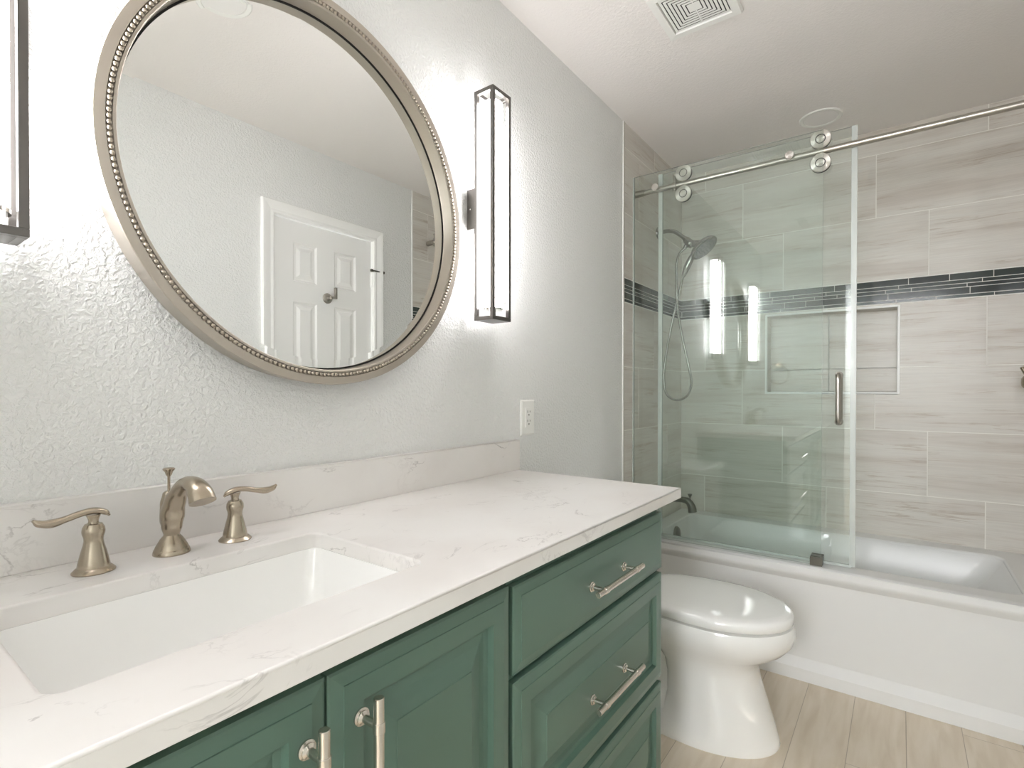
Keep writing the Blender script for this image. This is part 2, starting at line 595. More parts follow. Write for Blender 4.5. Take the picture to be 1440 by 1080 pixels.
# east wall = long back wall of the tub
mb = MB()
mb.box(0.11, 0.20, SY - T, T, -0.06, H + 0.1, 1)
for (a, b, c, d) in ((0.0, NI[0], 0, H), (NI[1], -SY, 0, H), (NI[0], NI[1], 0, NI[2]), (NI[0], NI[1], NI[3], H)):
    mb.box(0.0, 0.112, -b, -a, c, d, 1)
tile_field(mb, 0.0, -SY, TUBZ - 0.02, H, 0.1394, lambda s, z, d: (-d, -s, z), holes=[(NI[0] - 0.010, NI[1] + 0.010, NI[2] - 0.010, NI[3] + 0.010)], seed=3)
# niche lining
ND = 0.095
tile_field(mb, NI[0], NI[1], NI[2], NI[3], 0.1394, lambda s, z, d: (ND - d, -s, z), seed=5)
for f in (0, 1):
    s = NI[f]
    q = [(0.0, -s, NI[2]), (ND, -s, NI[2]), (ND, -s, NI[3]), (0.0, -s, NI[3])]
    e = 0.0012 * (1 if f == 0 else -1)
    mb.face([(a, b - e, c) for a, b, c in q], 0, [(a * 1.0 + 7 * f, c) for a, b, c in q])
for f in (2, 3):
    z = NI[f] + (0.0012 if f == 2 else -0.0012)
    q = [(0.0, -NI[0], z), (ND, -NI[0], z), (ND, -NI[1], z), (0.0, -NI[1], z)]
    mb.face(q, 0, [(-b + 3 * f, a) for a, b, c in q])
struct(mb.build('wall_east', [M['tile'], M['grout'], M['mosaic']]))
# niche edge trim
mb = MB()
a, b, c, d = NI
w = 0.010
for (p, q, r, s) in ((a - w, a, c - w, d + w), (b, b + w, c - w, d + w), (a, b, d, d + w), (a, b, c - w, c)):
    mb.box(-0.004, 0.012, -q, -p, r, s)
struct(mb.build('trim_1', M['trim_white'], bevel=0.0015))

# north wall (vanity wall): painted part and tiled part
struct(MB().box(WX - T, XT, 0.0, T, -0.06, H + 0.05).build('wall_north', M['wall']))
mb = MB()
mb.box(XT, 0.2, 0.0, T, -0.06, H + 0.05, 1)
tile_field(mb, -XT * 0 + 0.0, -XT, TUBZ - 0.02, H, 0.4355 - L * 0, lambda s, z, d: (-s, -d, z), seed=11)
o = struct(mb.build('wall_north_shower', [M['tile'], M['grout'], M['mosaic']]))
struct(MB().box(XT - 0.010, XT, -0.0035, 0.004, 0.0, H).build('trim_2', M['trim_white'], bevel=0.001))
struct(MB().box(XT, XT + 0.0035, -0.0042, 0.004, 0.0, H).build('trim_3', M['edge_metal']))

# south wall with the door
DX0, DX1, DZ = -1.732, -1.134, 2.042
mb = MB()
mb.box(WX - T, DX0 - 0.012, SY - T, SY, -0.06, H + 0.05)
mb.box(DX1 + 0.012, XT, SY - T, SY, -0.06, H + 0.05)
mb.box(DX0 - 0.012, DX1 + 0.012, SY - T, SY, DZ + 0.012, H + 0.05)
struct(mb.build('wall_south', M['wall']))
mb = MB()
mb.box(XT, 0.2, SY - T, SY, -0.06, H + 0.05, 1)
tile_field(mb, 0.0, -XT, TUBZ - 0.02, H, 0.682 - L / 3.0, lambda s, z, d: (-s, SY + d, z), seed=13)
struct(mb.build('wall_south_shower', [M['tile'], M['grout'], M['mosaic']]))
struct(MB().box(XT - 0.010, XT, SY - 0.004, SY + 0.0035, 0.0, H).build('trim_4', M['trim_white'], bevel=0.001))

def nested_panel(mb, x0, x1, z0, z1, P, prof):
    """rings of a panelled front. prof: (inset, depth); P(x, z, d) puts a point"""
    rings = []
    for ins, d in prof:
        a, b, c, e = x0 + ins, x1 - ins, z0 + ins, z1 - ins
        rings.append([P(a, c, d), P(b, c, d), P(b, e, d), P(a, e, d)])
    mb.loft(rings, True, True)

# door slab with six raised panels, casing, hook and hinge
mb = MB()
PD = lambda x, z, d: (x, SY - 0.012 + d, z)
cols = ((-1.627, -1.489), (-1.383, -1.241))
rws = ((0.20, 0.80), (0.93, 1.631), (1.735, 1.935))
xs = [DX0] + [v for c in cols for v in c] + [DX1]
zs = [0.012] + [v for r in rws for v in r] + [DZ]
for i in range(5):
    for j in range(7):
        if i in (1, 3) and j in (1, 3, 5):
            nested = [(0.0, 0.0), (0.010, -0.007), (0.022, -0.007), (0.040, -0.0005)]
            rings = []
            for ins, d in nested:
                a, b, c, e = xs[i] + ins, xs[i + 1] - ins, zs[j] + ins, zs[j + 1] - ins
                rings.append([PD(a, c, d), PD(b, c, d), PD(b, e, d), PD(a, e, d)])
            mb.loft(rings, False, True)
        else:
            mb.face([PD(xs[i], zs[j], 0), PD(xs[i + 1], zs[j], 0), PD(xs[i + 1], zs[j + 1], 0), PD(xs[i], zs[j + 1], 0)])
mb.box(DX0, DX1, SY - 0.047, SY - 0.030, 0.012, DZ)
for (a, b) in ((DX0, DX0 + 0.003), (DX1 - 0.003, DX1)):
    mb.box(a, b, SY - 0.047, SY - 0.0125, 0.012, DZ)
mb.box(DX0, DX1, SY - 0.047, SY - 0.0125, DZ - 0.003, DZ)
door = struct(mb.build('door_1', M['trim_white'], weld=False))
mb = MB()
mb.lathe([(0.028, 0), (0.028, 0.004), (0.024, 0.008), (0.012, 0.011), (0.010, 0.03), (0.010, 0.036)], (-1.427, SY - 0.012, 1.672), (0, 1, 0))
mb.cyl((-1.427, SY + 0.028, 1.672), (-1.406, SY + 0.034, 1.676), 0.007)
mb.box(-1.411, -1.399, SY + 0.026, SY + 0.040, 1.668, 1.728)
mb.build('robe_hook', M['steel'], door, 30)['label'] = 'brushed nickel robe hook on the white door'
mb = MB()
mb.box(DX1 - 0.004, DX1 + 0.014, SY - 0.013, SY - 0.009, 1.778, 1.868)
mb.cyl((DX1 + 0.004, SY - 0.004, 1.776), (DX1 + 0.004, SY - 0.004, 1.868), 0.007)
hg = mb.build('hinge', M['trim_white'], door, 30)
mb = MB()
mb.cyl((DX1 + 0.004, SY - 0.004, 1.868), (DX1 + 0.004, SY - 0.004, 1.880), 0.010)
mb.cyl((DX1 - 0.012, SY + 0.012, 1.874), (DX1 + 0.075, SY + 0.012, 1.874), 0.004)
mb.cyl((DX1 + 0.066, SY + 0.012, 1.874), (DX1 + 0.078, SY + 0.012, 1.874), 0.008)
mb.cyl((DX1 - 0.018, SY + 0.012, 1.874), (DX1 - 0.008, SY + 0.012, 1.874), 0.008)
mb.build('hinge_stop', M['dark_nickel'], hg, 30)['label'] = 'dark metal hinge pin door stop'
# casing
def casing(x0, x1, z1, wd, Y):
    mb = MB()
    prof = [(0.0, 0.0), (0.0, 0.010), (0.008, 0.013), (0.020, 0.011), (0.045, 0.017), (wd - 0.004, 0.019), (wd, 0.015), (wd, 0.0)]
    lo = []
    for ins, d in prof:
        lo.append([(x0 - ins, Y + d, 0.0), (x0 - ins, Y + d, z1 + ins), (x1 + ins, Y + d, z1 + ins), (x1 + ins, Y + d, 0.0)])
    mb.loft(lo, False, False, closed=False)
    return mb
mb = casing(DX0 - 0.006, DX1 + 0.006, DZ + 0.006, 0.064, SY)
mb.box(DX0 - 0.013, DX0 - 0.004, SY - 0.06, SY + 0.001, 0, DZ + 0.012)
mb.box(DX1 + 0.004, DX1 + 0.013, SY - 0.06, SY + 0.001, 0, DZ + 0.012)
mb.box(DX0 - 0.012, DX1 + 0.012, SY - 0.06, SY + 0.001, DZ + 0.004, DZ + 0.013)
struct(mb.build('trim_5', M['trim_white'], weld=False))
# west wall with the open doorway behind the camera
mb = MB()
mb.box(WX - T, WX, SY - T, DW0, -0.06, H + 0.05)
mb.box(WX - T, WX, DW1, T, -0.06, H + 0.05)
mb.box(WX - T, WX, DW0, DW1, DWH, H + 0.05)
struct(mb.build('wall_west', M['wall']))
mb = MB()  # unseen hall, added to narrow the daylight towards the shower
hy0, hy1 = (DW0 + DW1) / 2 - 0.48, (DW0 + DW1) / 2 + 0.48
mb.box(WX - T - ADDED_HALL, WX - T, hy0 - 0.1, hy0, 0, 2.3)
mb.box(WX - T - ADDED_HALL, WX - T, hy1, hy1 + 0.1, 0, 2.3)
mb.box(WX - T - ADDED_HALL, WX - T, hy0 - 0.1, hy1 + 0.1, 2.3, 2.4)
mb.box(WX - T - ADDED_HALL - 0.1, WX - T - ADDED_HALL, hy0 - 0.1, hy1 + 0.1, 0, 1.3)  # added half wall, cuts the low daylight on floor and toilet pedestal
struct(mb.build('wall_added_hall', M['wall'], weld=False))
struct(MB().box(WX - T - ADDED_HALL, WX - T, hy0 - 0.1, hy1 + 0.1, -0.06, -0.0005).build('floor_added_hall', M['plank']))  # floor of the added hall
mb = MB()
for (a, b) in ((DW0 - 0.06, DW0), (DW1, DW1 + 0.06)):
    mb.box(WX, WX + 0.016, a, b, 0, DWH + 0.06)
mb.box(WX, WX + 0.016, DW0, DW1, DWH, DWH + 0.06)
struct(mb.build('trim_6', M['trim_white'], bevel=0.003))
# baseboards
struct(MB().box(-1.70, XT - 0.01, -0.014, 0.0, 0, 0.09).build('baseboard_north', M['trim_white'], bevel=0.003))
mb = MB()
mb.box(WX, DX0 - 0.072, SY, SY + 0.014, 0, 0.09)
mb.box(DX1 + 0.072, XT - 0.01, SY, SY + 0.014, 0, 0.09)
struct(mb.build('baseboard_south', M['trim_white'], bevel=0.003))

# ================================================================== VANITY
CZ, CT = 0.904, 0.876
FY = -0.530                                    # plane of the door and drawer fronts
BASE_Y = -0.511
def carcass(mb, x0, x1):
    t = 0.018
    mb.box(x0, x0 + t, BASE_Y, -0.004, 0.09, CT)
    mb.box(x1 - t, x1, BASE_Y, -0.004, 0.09, CT)
    mb.box(x0 + t, x1 - t, BASE_Y + 0.02, -0.004, 0.09, 0.108)
    mb.box(x0 + t, x1 - t, -0.016, -0.004, 0.108, CT)
    mb.box(x0 + t, x1 - t, BASE_Y, BASE_Y + 0.018, 0.09, CT - 0.003)      # face frame behind the fronts
    mb.box(x0, x1, -0.45, -0.432, 0.0, 0.09)                            # toe kick
    mb.box(x0, x0 + t, -0.45, -0.004, 0.0, 0.09)
    mb.box(x1 - t, x1, -0.45, -0.004, 0.0, 0.09)
PF = lambda x, z, d: (x, FY - d, z)
RAISED = [(0.0, -0.0185), (0.0, -0.006), (0.003, -0.004), (0.019, -0.0015), (0.0195, 0.0), (0.0475, 0.0), (0.0500, -0.0110), (0.0590, -0.0125), (0.072, -0.0105), (0.088, -0.0058), (0.1005, -0.0016), (0.1012, -0.0002)]
SLAB = [(0.0, -0.0185), (0.0, -0.006), (0.003, -0.004), (0.019, -0.0015), (0.0195, 0.0)]
def front(name, x0, x1, z0, z1, prof, parent):
    mb = MB()
    nested_panel(mb, x0, x1, z0, z1, PF, prof)
    return mb.build(name, M['green'], parent, weld=False)
def pull(cx, cz, vertical, parent, name='handle'):
    mb = MB()
    hy = FY - 0.034
    U = (lambda a, y, b=0.0: (cx + b, y, cz + a)) if vertical else (lambda a, y, b=0.0: (cx + a, y, cz + b))
    mb.cyl(U(-0.115, hy), U(0.115, hy), 0.0064, 24, bev=0.0008)
    for s in (-1, 1):
        c = 0.080 * s
        mb.cyl(U(c - 0.0065, hy), U(c + 0.0065, hy), 0.0075, 24, bev=0.0006)
        base = U(c, FY)
        mb.lathe([(0.0108, 0.0), (0.0108, 0.0025), (0.0085, 0.0035), (0.0085, 0.006), (0.0048, 0.008), (0.0048, 0.034)], base, (0, -1, 0), 20)
    return mb.build(name, M['pull'], parent, 35, weld=False)
# drawer unit
du = thing('drawer_cabinet', 'green cabinet of three stacked drawers beside the toilet', 'cabinet', (-2.058, -0.26, 0))
mb = MB(); carcass(mb, -2.4075, -1.7105); mb.build('body', M['green'], du, bevel=0.0015)
X0, X1 = -2.405, -1.712
d = front('drawer', X0, X1, 0.683, 0.836, SLAB, du); pull(-2.052, 0.756, False, d)
d['label'] = 'shallow flat top drawer'
d = front('drawer', X0, X1, 0.381, 0.669, RAISED, du); pull(-2.047, 0.513, False, d)
d['label'] = 'deep raised panel middle drawer'
d = front('drawer', X0, X1, 0.095, 0.366, RAISED, du); pull(-2.047, 0.23, False, d)
d['label'] = 'deep raised panel bottom drawer'
# sink unit with two doors
su = thing('sink_cabinet', 'green raised panel sink base cabinet with two doors under the white basin', 'cabinet', (-2.765, -0.26, 0))
mb = MB(); carcass(mb, -3.124, -2.4105); mb.build('body', M['green'], su, bevel=0.0015)
d = front('door', -2.7665, -2.4165, 0.095, 0.842, RAISED, su); pull(-2.7235, 0.696, True, d)
d = front('door', -3.1195, -2.7695, 0.095, 0.842, RAISED, su); pull(-2.7965, 0.696, True, d)
# end unit towards the entry
eu = thing('end_cabinet', 'narrow green drawer cabinet against the entry wall', 'cabinet', (-3.37, -0.26, 0))
mb = MB(); carcass(mb, WX + 0.004, -3.1275); mb.build('body', M['green'], eu, bevel=0.0015)
for z0, z1, pr in ((0.683, 0.836, SLAB), (0.381, 0.669, RAISED), (0.095, 0.366, RAISED)):
    d = front('drawer', WX + 0.007, -3.1315, z0, z1, pr, eu); pull(-3.37, (z0 + z1) / 2, False, d)

# worktop with the sink cut-out
HX0, HX1, HY0, HY1 = -3.000, -2.548, -0.459, -0.166
cut = rrect(HX0, HX1, HY0, HY1, 0.022, CZ, 6)
o = plate_with_hole((WX + 0.003, -1.6826, -0.569, -0.0005), cut, CT + 0.0005, CZ).build('countertop', M['quartz'], None, bevel=0.004, seg=3, top=CZ)
tag(o, 'white veined quartz countertop running along the green vanity', 'countertop')
o = MB().box(WX + 0.003, -1.6826, -0.020, -0.0006, CZ + 0.0004, 1.006).build('backsplash', M['quartz'], None, bevel=0.003, seg=2, top=1.006)
tag(o, 'low quartz backsplash strip on the wall behind the taps', 'backsplash')
# basin
bs = thing('sink_basin', 'white rectangular undermount basin set into the quartz countertop', 'sink', (-2.774, -0.312, 0.74))
mb = MB()
loops = []
for ins, z, r in ((-0.020, 0.8752, 0.04), (-0.020, 0.866, 0.04), ):
    pass
prof = [(-0.018, 0.8764, 0.030), (0.0015, 0.8764, 0.022), (0.003, 0.868, 0.024), (0.010, 0.83, 0.03), (0.019, 0.79, 0.036), (0.030, 0.765, 0.045), (0.050, 0.750, 0.055), (0.085, 0.7455, 0.05), (0.12, 0.7435, 0.02)]
for ins, z, r in prof:
    loops.append(rrect(HX0 + ins, HX1 - ins, HY0 + ins, HY1 - ins, r, z, 6))
# outside shell
for ins, z, r in ((0.07, 0.733, 0.05), (0.02, 0.745, 0.05), (-0.002, 0.79, 0.035), (-0.018, 0.866, 0.03)):
    loops.append(rrect(HX0 + ins, HX1 - ins, HY0 + ins, HY1 - ins, r, z, 6))
inner = MB(); inner.loft(loops[:9], False, True)
inner.loft([loops[9], loops[10], loops[11], loops[12], loops[0]], True, False)
inner.build('bowl', M['porcelain'], bs, 40)
mb = MB(); mb.lathe([(0.022, 0.0), (0.022, 0.002), (0.017, 0.003), (0.016, 0.0008)], (-2.774, -0.312, 0.744), n=28)
mb.build('drain', M['nickel'], bs, 35)

# ------------------------------------------------------------------ faucet
fa = thing('faucet', 'brushed nickel widespread faucet with curved spout and two lever handles', 'faucet', (-2.765, -0.09, CZ))
def tap(hx, sgn):
    hy = -0.094
    mb = MB()
    z = CZ
    mb.lathe([(0.0265, 0.0), (0.0268, 0.0015), (0.0225, 0.0060), (0.0205, 0.0072), (0.0201, 0.0075), (0.0201, 0.0085), (0.0186, 0.016), (0.0155, 0.030), (0.0128, 0.040), (0.0118, 0.046), (0.0122, 0.051), (0.0138, 0.056), (0.0142, 0.060), (0.0134, 0.0655), (0.0112, 0.0695), (0.0108, 0.0705), (0.0075, 0.0712), (0.0066, 0.0725), (0.0062, 0.0755), (0.0074, 0.080), (0.0095, 0.0845)], (hx, hy, z), n=36)
    h = mb.build('handle', M['nickel'], fa, 35)
    mb = MB()
    pts = [(hx - sgn * 0.0195, 0.0800), (hx - sgn * 0.013, 0.0862), (hx, 0.0905), (hx + sgn * 0.016, 0.0895), (hx + sgn * 0.034, 0.0850), (hx + sgn * 0.050, 0.0822), (hx + sgn * 0.063, 0.0845), (hx + sgn * 0.0705, 0.0905)]
    path = smooth_path([(x, hy - 0.002 * i, z + b) for i, (x, b) in enumerate(pts)], 6)
    rad = lerp_list([0.0020, 0.0058, 0.0078, 0.0062, 0.0060, 0.0078, 0.0070, 0.0022], 6)
    fl = lerp_list([0.9, 0.75, 0.62, 0.75, 0.80, 0.78, 0.70, 0.9], 6)
    mb.tube(path, rad, 16, ref=(0, 1, 0), flat=fl)
    mb.build('lever', M['nickel'], h, 60)
tap(-2.8700, -1)
tap(-2.6640, 1)
mb = MB()
sx, sy = -2.764, -0.088
mb.lathe([(0.0270, 0.0), (0.0272, 0.0015), (0.0255, 0.0072), (0.0248, 0.0078), (0.0244, 0.0085), (0.0232, 0.012), (0.0165, 0.024), (0.0118, 0.0298), (0.0112, 0.0315)], (sx, sy, CZ), n=36)
path = smooth_path([(sx, sy, CZ + 0.028), (sx, sy - 0.001, CZ + 0.045), (sx, sy - 0.003, CZ + 0.063), (sx, sy - 0.012, CZ + 0.084), (sx, sy - 0.034, CZ + 0.108), (sx, sy - 0.062, CZ + 0.122), (sx, sy - 0.091, CZ + 0.1205), (sx, sy - 0.108, CZ + 0.1095), (sx, sy - 0.115, CZ + 0.0985)], 8)
rad = lerp_list([0.0112, 0.0150, 0.0178, 0.0160, 0.0128, 0.0130, 0.0158, 0.0180, 0.0190], 8)
fl = lerp_list([1, 1.05, 1.05, 1.0, 0.9, 0.8, 0.75, 0.85, 0.9], 8)
mb.tube(path, rad, 24, ref=(1, 0, 0), flat=fl)
# back of the body rises to a rounded shoulder that carries the lift rod
path = smooth_path([(sx, sy + 0.001, CZ + 0.030), (sx, sy + 0.004, CZ + 0.055), (sx, sy + 0.008, CZ + 0.080), (sx, sy + 0.010, CZ + 0.096), (sx, sy + 0.010, CZ + 0.101)], 6)
mb.tube(path, lerp_list([0.009, 0.0155, 0.0135, 0.0095, 0.006], 6), 20, ref=(1, 0, 0))
sp = mb.build('spout', M['nickel'], fa, 60, weld=False)
mb = MB()
mb.lathe([(0.0022, 0.0), (0.0022, 0.028), (0.0045, 0.0315), (0.0058, 0.036), (0.0088, 0.0395), (0.0092, 0.041), (0.0070, 0.0428), (0.0, 0.0432)], (sx, sy + 0.010, CZ + 0.097), n=20)
mb.build('lift_rod', M['nickel'], sp, 40)

# ------------------------------------------------------------------ mirror
MX, MZ = -2.4419, 1.6027
mi = thing('round_mirror', 'large round wall mirror in a beaded champagne silver frame', 'mirror', (MX, 0.0, MZ))
def rev(prof, n=160):
    """profile (r, y) swept round the mirror's axis"""
    mb = MB()
    mb.loft([[(MX + r * math.cos(2 * PI * k / n), y, MZ + r * math.sin(2 * PI * k / n)) for k in range(n)] for r, y in prof], False, False)
    return mb
mb = rev([(0.376, -0.012), (0.376, -0.001), (0.4120, -0.001), (0.4162, -0.052), (0.4176, -0.0572), (0.4164, -0.0590), (0.4010, -0.0592), (0.4002, -0.0575), (0.4000, -0.0550), (0.3920, -0.0550), (0.3918, -0.0575), (0.3910, -0.0590), (0.3872, -0.0588), (0.3858, -0.0575), (0.3852, -0.0300), (0.3840, -0.0265), (0.3825, -0.0262), (0.3825, -0.0240), (0.376, -0.0240), (0.376, -0.012)])
mb.build('frame', M['frame'], mi, 28)
mb = MB()
NB = 262
for k in range(NB):
    a = 2 * PI * k / NB
    c, s = math.cos(a), math.sin(a)
    R = Matrix(((c, 0, -s), (0, 1, 0), (s, 0, c)))
    base = Vector((0.3960, -0.0570, 0))
    n, kk = 8, 5
    loops = []
    for j in range(1, kk):
        th = PI * j / kk
        lp = []
        for i in range(n):
            p = Vector((0.0042 * math.sin(th) * math.cos(2 * PI * i / n), -0.0052 * math.cos(th), 0.0043 * math.sin(th) * math.sin(2 * PI * i / n))) + base
            q = R @ p
            lp.append((MX + q.x, q.y, MZ + q.z))
        loops.append(lp)
    mb.loft(loops, True, True)
mb.build('bead_trim', M['bead'], mi, 70, weld=False)
n = 128
mb = MB()
mb.loft([[(MX + r * math.cos(2 * PI * k / n), y, MZ + r * math.sin(2 * PI * k / n)) for k in range(n)] for r, y in ((0.3812, -0.0238), (0.3812, -0.02475), (0.3630, -0.0250))], True, True)
mb.build('mirror_glass', M['mirror'], mi, None, weld=False)
rev([(0.3806, -0.0238), (0.3806, -0.0263), (0.3851, -0.0268), (0.3851, -0.0238)]).build('glazing_gap_shade', M['gap'], mi, 30)  # dark ring stands in for the shade between glass and frame

# ------------------------------------------------------------------ sconces
def sconce(label, x0):
    x1 = x0 + 0.0880
    y0, y1, z0, z1 = -0.102, -0.030, 1.3805, 2.061
    cx, cy = (x0 + x1) / 2, (y0 + y1) / 2
    r = thing('wall_sconce', label, 'sconce', (cx, 0.0, 1.716), 'tall box sconces flanking the mirror')
    b = 0.0115
    mb = MB()
    for (a, c) in ((x0, y0), (x1 - b, y0), (x0, y1 - b), (x1 - b, y1 - b)):
        mb.box(a, a + b, c, c + b, z0 + b, z1 - b)
    for zz, hh in ((z1 - b, b), (z0, b)):
        mb.box(x0, x1, y0, y0 + b, zz, zz + hh); mb.box(x0, x1, y1 - b, y1, zz, zz + hh)
        mb.box(x0, x0 + b, y0 + b, y1 - b, zz, zz + hh); mb.box(x1 - b, x1, y0 + b, y1 - b, zz, zz + hh)
    # cross bar that carries the diffuser, floor of the cage
    mb.box(x0 + b, x1 - b, y0 + b, y1 - b, z0, z0 + 0.003)
    mb.build('cage', M['sconce'], r, bevel=0.0006, seg=1, weld=False)
    mb = MB().box(x0 + 0.002, x1 - 0.002, y1, -0.0005, 1.6555, 1.7770)
    bp_ = mb.build('backplate', M['sconce'], r, bevel=0.0015)
    mb = MB()
    for xx, dx in ((x0 + 0.002, -1),):
        mb.lathe([(0.0028, 0.0), (0.0026, 0.0012), (0.0, 0.0016)], (xx, -0.014, 1.716), (dx, 0, 0), 12)
    mb.build('screw', M['chrome'], bp_, 40)
    mb = MB()
    mb.lathe([(0.020, 0.0), (0.029, 0.0015), (0.0305, 0.006), (0.0305, 0.608), (0.0295, 0.613), (0.026, 0.6165), (0.018, 0.618), (0.0, 0.6185)], (cx, cy, 1.418), n=32)
    mb.build('diffuser', M['glow'], r, 50)['label'] = 'glowing white tube diffuser'
    mb = MB()
    mb.lathe([(0.010, 0.0), (0.010, 0.030), (0.0318, 0.0305), (0.0318, 0.037)], (cx, cy, z0 + 0.002), n=28)
    mb.build('lamp_holder', M['chrome'], r, 40)
    return r
sconce('lit tall dark metal sconce between the mirror and the shower', -1.9311)
sconce('lit tall dark metal sconce on the entry side of the mirror, above the sink', -3.0279)

# ------------------------------------------------------------------ wall outlet
ou = thing('wall_outlet', 'white wall outlet plate just above the end of the backsplash', 'outlet', (-1.613, 0.0, 1.078))
mb = MB()
PO = lambda x, z, dd: (x, -dd, z)
nested_panel(mb, -1.654, -1.572, 1.0155, 1.1400, PO, [(0.0, 0.0003), (0.0, 0.003), (0.0045, 0.0062), (0.006, 0.0066)])
mb.build('plate', M['plastic'], ou, weld=False)
mb = MB()
mb.box(-1.6305, -1.5955, -0.0095, -0.0055, 1.0440, 1.1110)
rc = mb.build('receptacle', M['plastic'], ou, bevel=0.001)
mb = MB()
for zc in (1.0625, 1.0945):
    mb.box(-1.6215, -1.6195, -0.0098, -0.0090, zc, zc + 0.008)
    mb.box(-1.6075, -1.6055, -0.0098, -0.0090, zc + 0.001, zc + 0.007)
    mb.lathe([(0.0027, 0.0), (0.0027, 0.0006)], (-1.613, -0.0092, zc - 0.0075), (0, -1, 0), 12)
mb.build('socket_slot', M['gap'], rc)

# ------------------------------------------------------------------ ceiling vent
VX0, VX1, VY0, VY1 = -1.503, -1.2575, -0.622, -0.389
ve = thing('ceiling_vent', 'square white ceiling exhaust vent with concentric slats', 'vent', (-1.38, -0.51, H))
cxv, cyv = (VX0 + VX1) / 2, (VY0 + VY1) / 2
def sqring(mb, h0, h1, za, zb, t):
    """sloped square ring from half-size h0 (height za) to h1 (height zb), thickness t"""
    def lp(h, z): return [(cxv - h, cyv - h, z), (cxv + h, cyv - h, z), (cxv + h, cyv + h, z), (cxv - h, cyv + h, z)]
    mb.loft([lp(h0, za), lp(h1, zb), lp(h1, zb + t), lp(h0, za + t), lp(h0, za)], False, False)
hv = (VX1 - VX0) / 2
mb = MB()
sqring(mb, hv, hv - 0.004, H - 0.004, H - 0.013, 0.003)
sqring(mb, hv - 0.004, hv - 0.028, H - 0.013, H - 0.014, 0.003)
sqring(mb, hv - 0.028, hv - 0.031, H - 0.014, H - 0.008, 0.003)
mb.build('frame', M['plastic'], ve, weld=False)
mb = MB()
h = hv - 0.033
for k in range(6):
    sqring(mb, h, h - 0.0082, H - 0.0105, H - 0.0105, 0.0006)
    h -= 0.0116
mb.box(cxv - h, cxv + h, cyv - h, cyv + h, H - 0.0105, H - 0.0099)
for a, b in ((1, 0),):
    w2, l2 = 0.0016, hv - 0.033
    mb.box(cxv - (l2 if a else w2), cxv + (l2 if a else w2), cyv - (l2 if b else w2), cyv + (l2 if b else w2), H - 0.0099, H - 0.0085)
mb.build('grille', M['plastic'], ve, weld=False)
mb = MB(); mb.box(VX0 + 0.02, VX1 - 0.02, cyv - hv + 0.02, cyv + hv - 0.02, H - 0.003, H - 0.0005)
mb.build('duct_shade', M['gap'], ve)  # dark sheet stands in for the shade inside the duct
# ceiling air register (mirrored in the shower glass)
ar = thing('air_register', 'long white ceiling air register above the sink, mirrored in the shower glass', 'air register', (-2.74, -0.56, H))
mb = MB()
ax0, ax1, ay0, ay1 = -2.82, -2.66, -0.71, -0.41
for q in ((ax0, ax0 + 0.02, ay0, ay1), (ax1 - 0.02, ax1, ay0, ay1), (ax0 + 0.02, ax1 - 0.02, ay0, ay0 + 0.02), (ax0 + 0.02, ax1 - 0.02, ay1 - 0.02, ay1), (ax0 + 0.02, ax1 - 0.02, ay0 + 0.078, ay0 + 0.09), (ax0 + 0.02, ax1 - 0.02, ay1 - 0.09, ay1 - 0.078)):
    mb.box(*q, H - 0.008, H - 0.0005)
mb.build('frame', M['plastic'], ar, weld=False)
mb = MB()
for k in range(4):
    xx = ax0 + 0.036 + 0.029 * k
    mb.face([(xx - 0.008, ay0 + 0.09, H - 0.007), (xx + 0.008, ay0 + 0.09, H - 0.002), (xx + 0.008, ay1 - 0.09, H - 0.002), (xx - 0.008, ay1 - 0.09, H - 0.007)])
for yy in [ay0 + 0.03 + 0.012 * k for k in range(4)] + [ay1 - 0.03 - 0.012 * k for k in range(4)]:
    mb.face([(ax0 + 0.02, yy - 0.004, H - 0.007), (ax1 - 0.02, yy - 0.004, H - 0.007), (ax1 - 0.02, yy + 0.004, H - 0.002), (ax0 + 0.02, yy + 0.004, H - 0.002)])
mb.build('louver', M['plastic'], ar, weld=False)
mb = MB(); mb.box(ax0 + 0.01, ax1 - 0.01, ay0 + 0.01, ay1 - 0.01, H - 0.0012, H - 0.0004)
mb.build('duct_shade', M['gap'], ar)  # dark sheet drawn for the shaded inside of the register
# ------------------------------------------------------------------ recessed lights
def downlight(x, y, r, label):
    t = thing('recessed_light', label, 'recessed light', (x, y, H))
    mb = MB(); mb.lathe([(r, 0.0), (r, 0.003), (r - 0.004, 0.006), (r - 0.016, 0.0045), (r - 0.018, 0.001)], (x, y, H), (0, 0, -1), 48, cap0=False, cap1=False)
    mb.build('trim_ring', M['plastic'], t, 40)
    mb = MB(); mb.lathe([(r - 0.017, 0.0), (r - 0.018, 0.0035), (0.0, 0.0042)], (x, y, H - 0.0005), (0, 0, -1), 48)
    mb.build('lens', M['lens'], t, 60)
downlight(-0.305, -0.750, 0.088, 'unlit round recessed ceiling light above the tub')
downlight(-2.3115, -0.763, 0.088, 'unlit round recessed ceiling light seen in the round mirror')

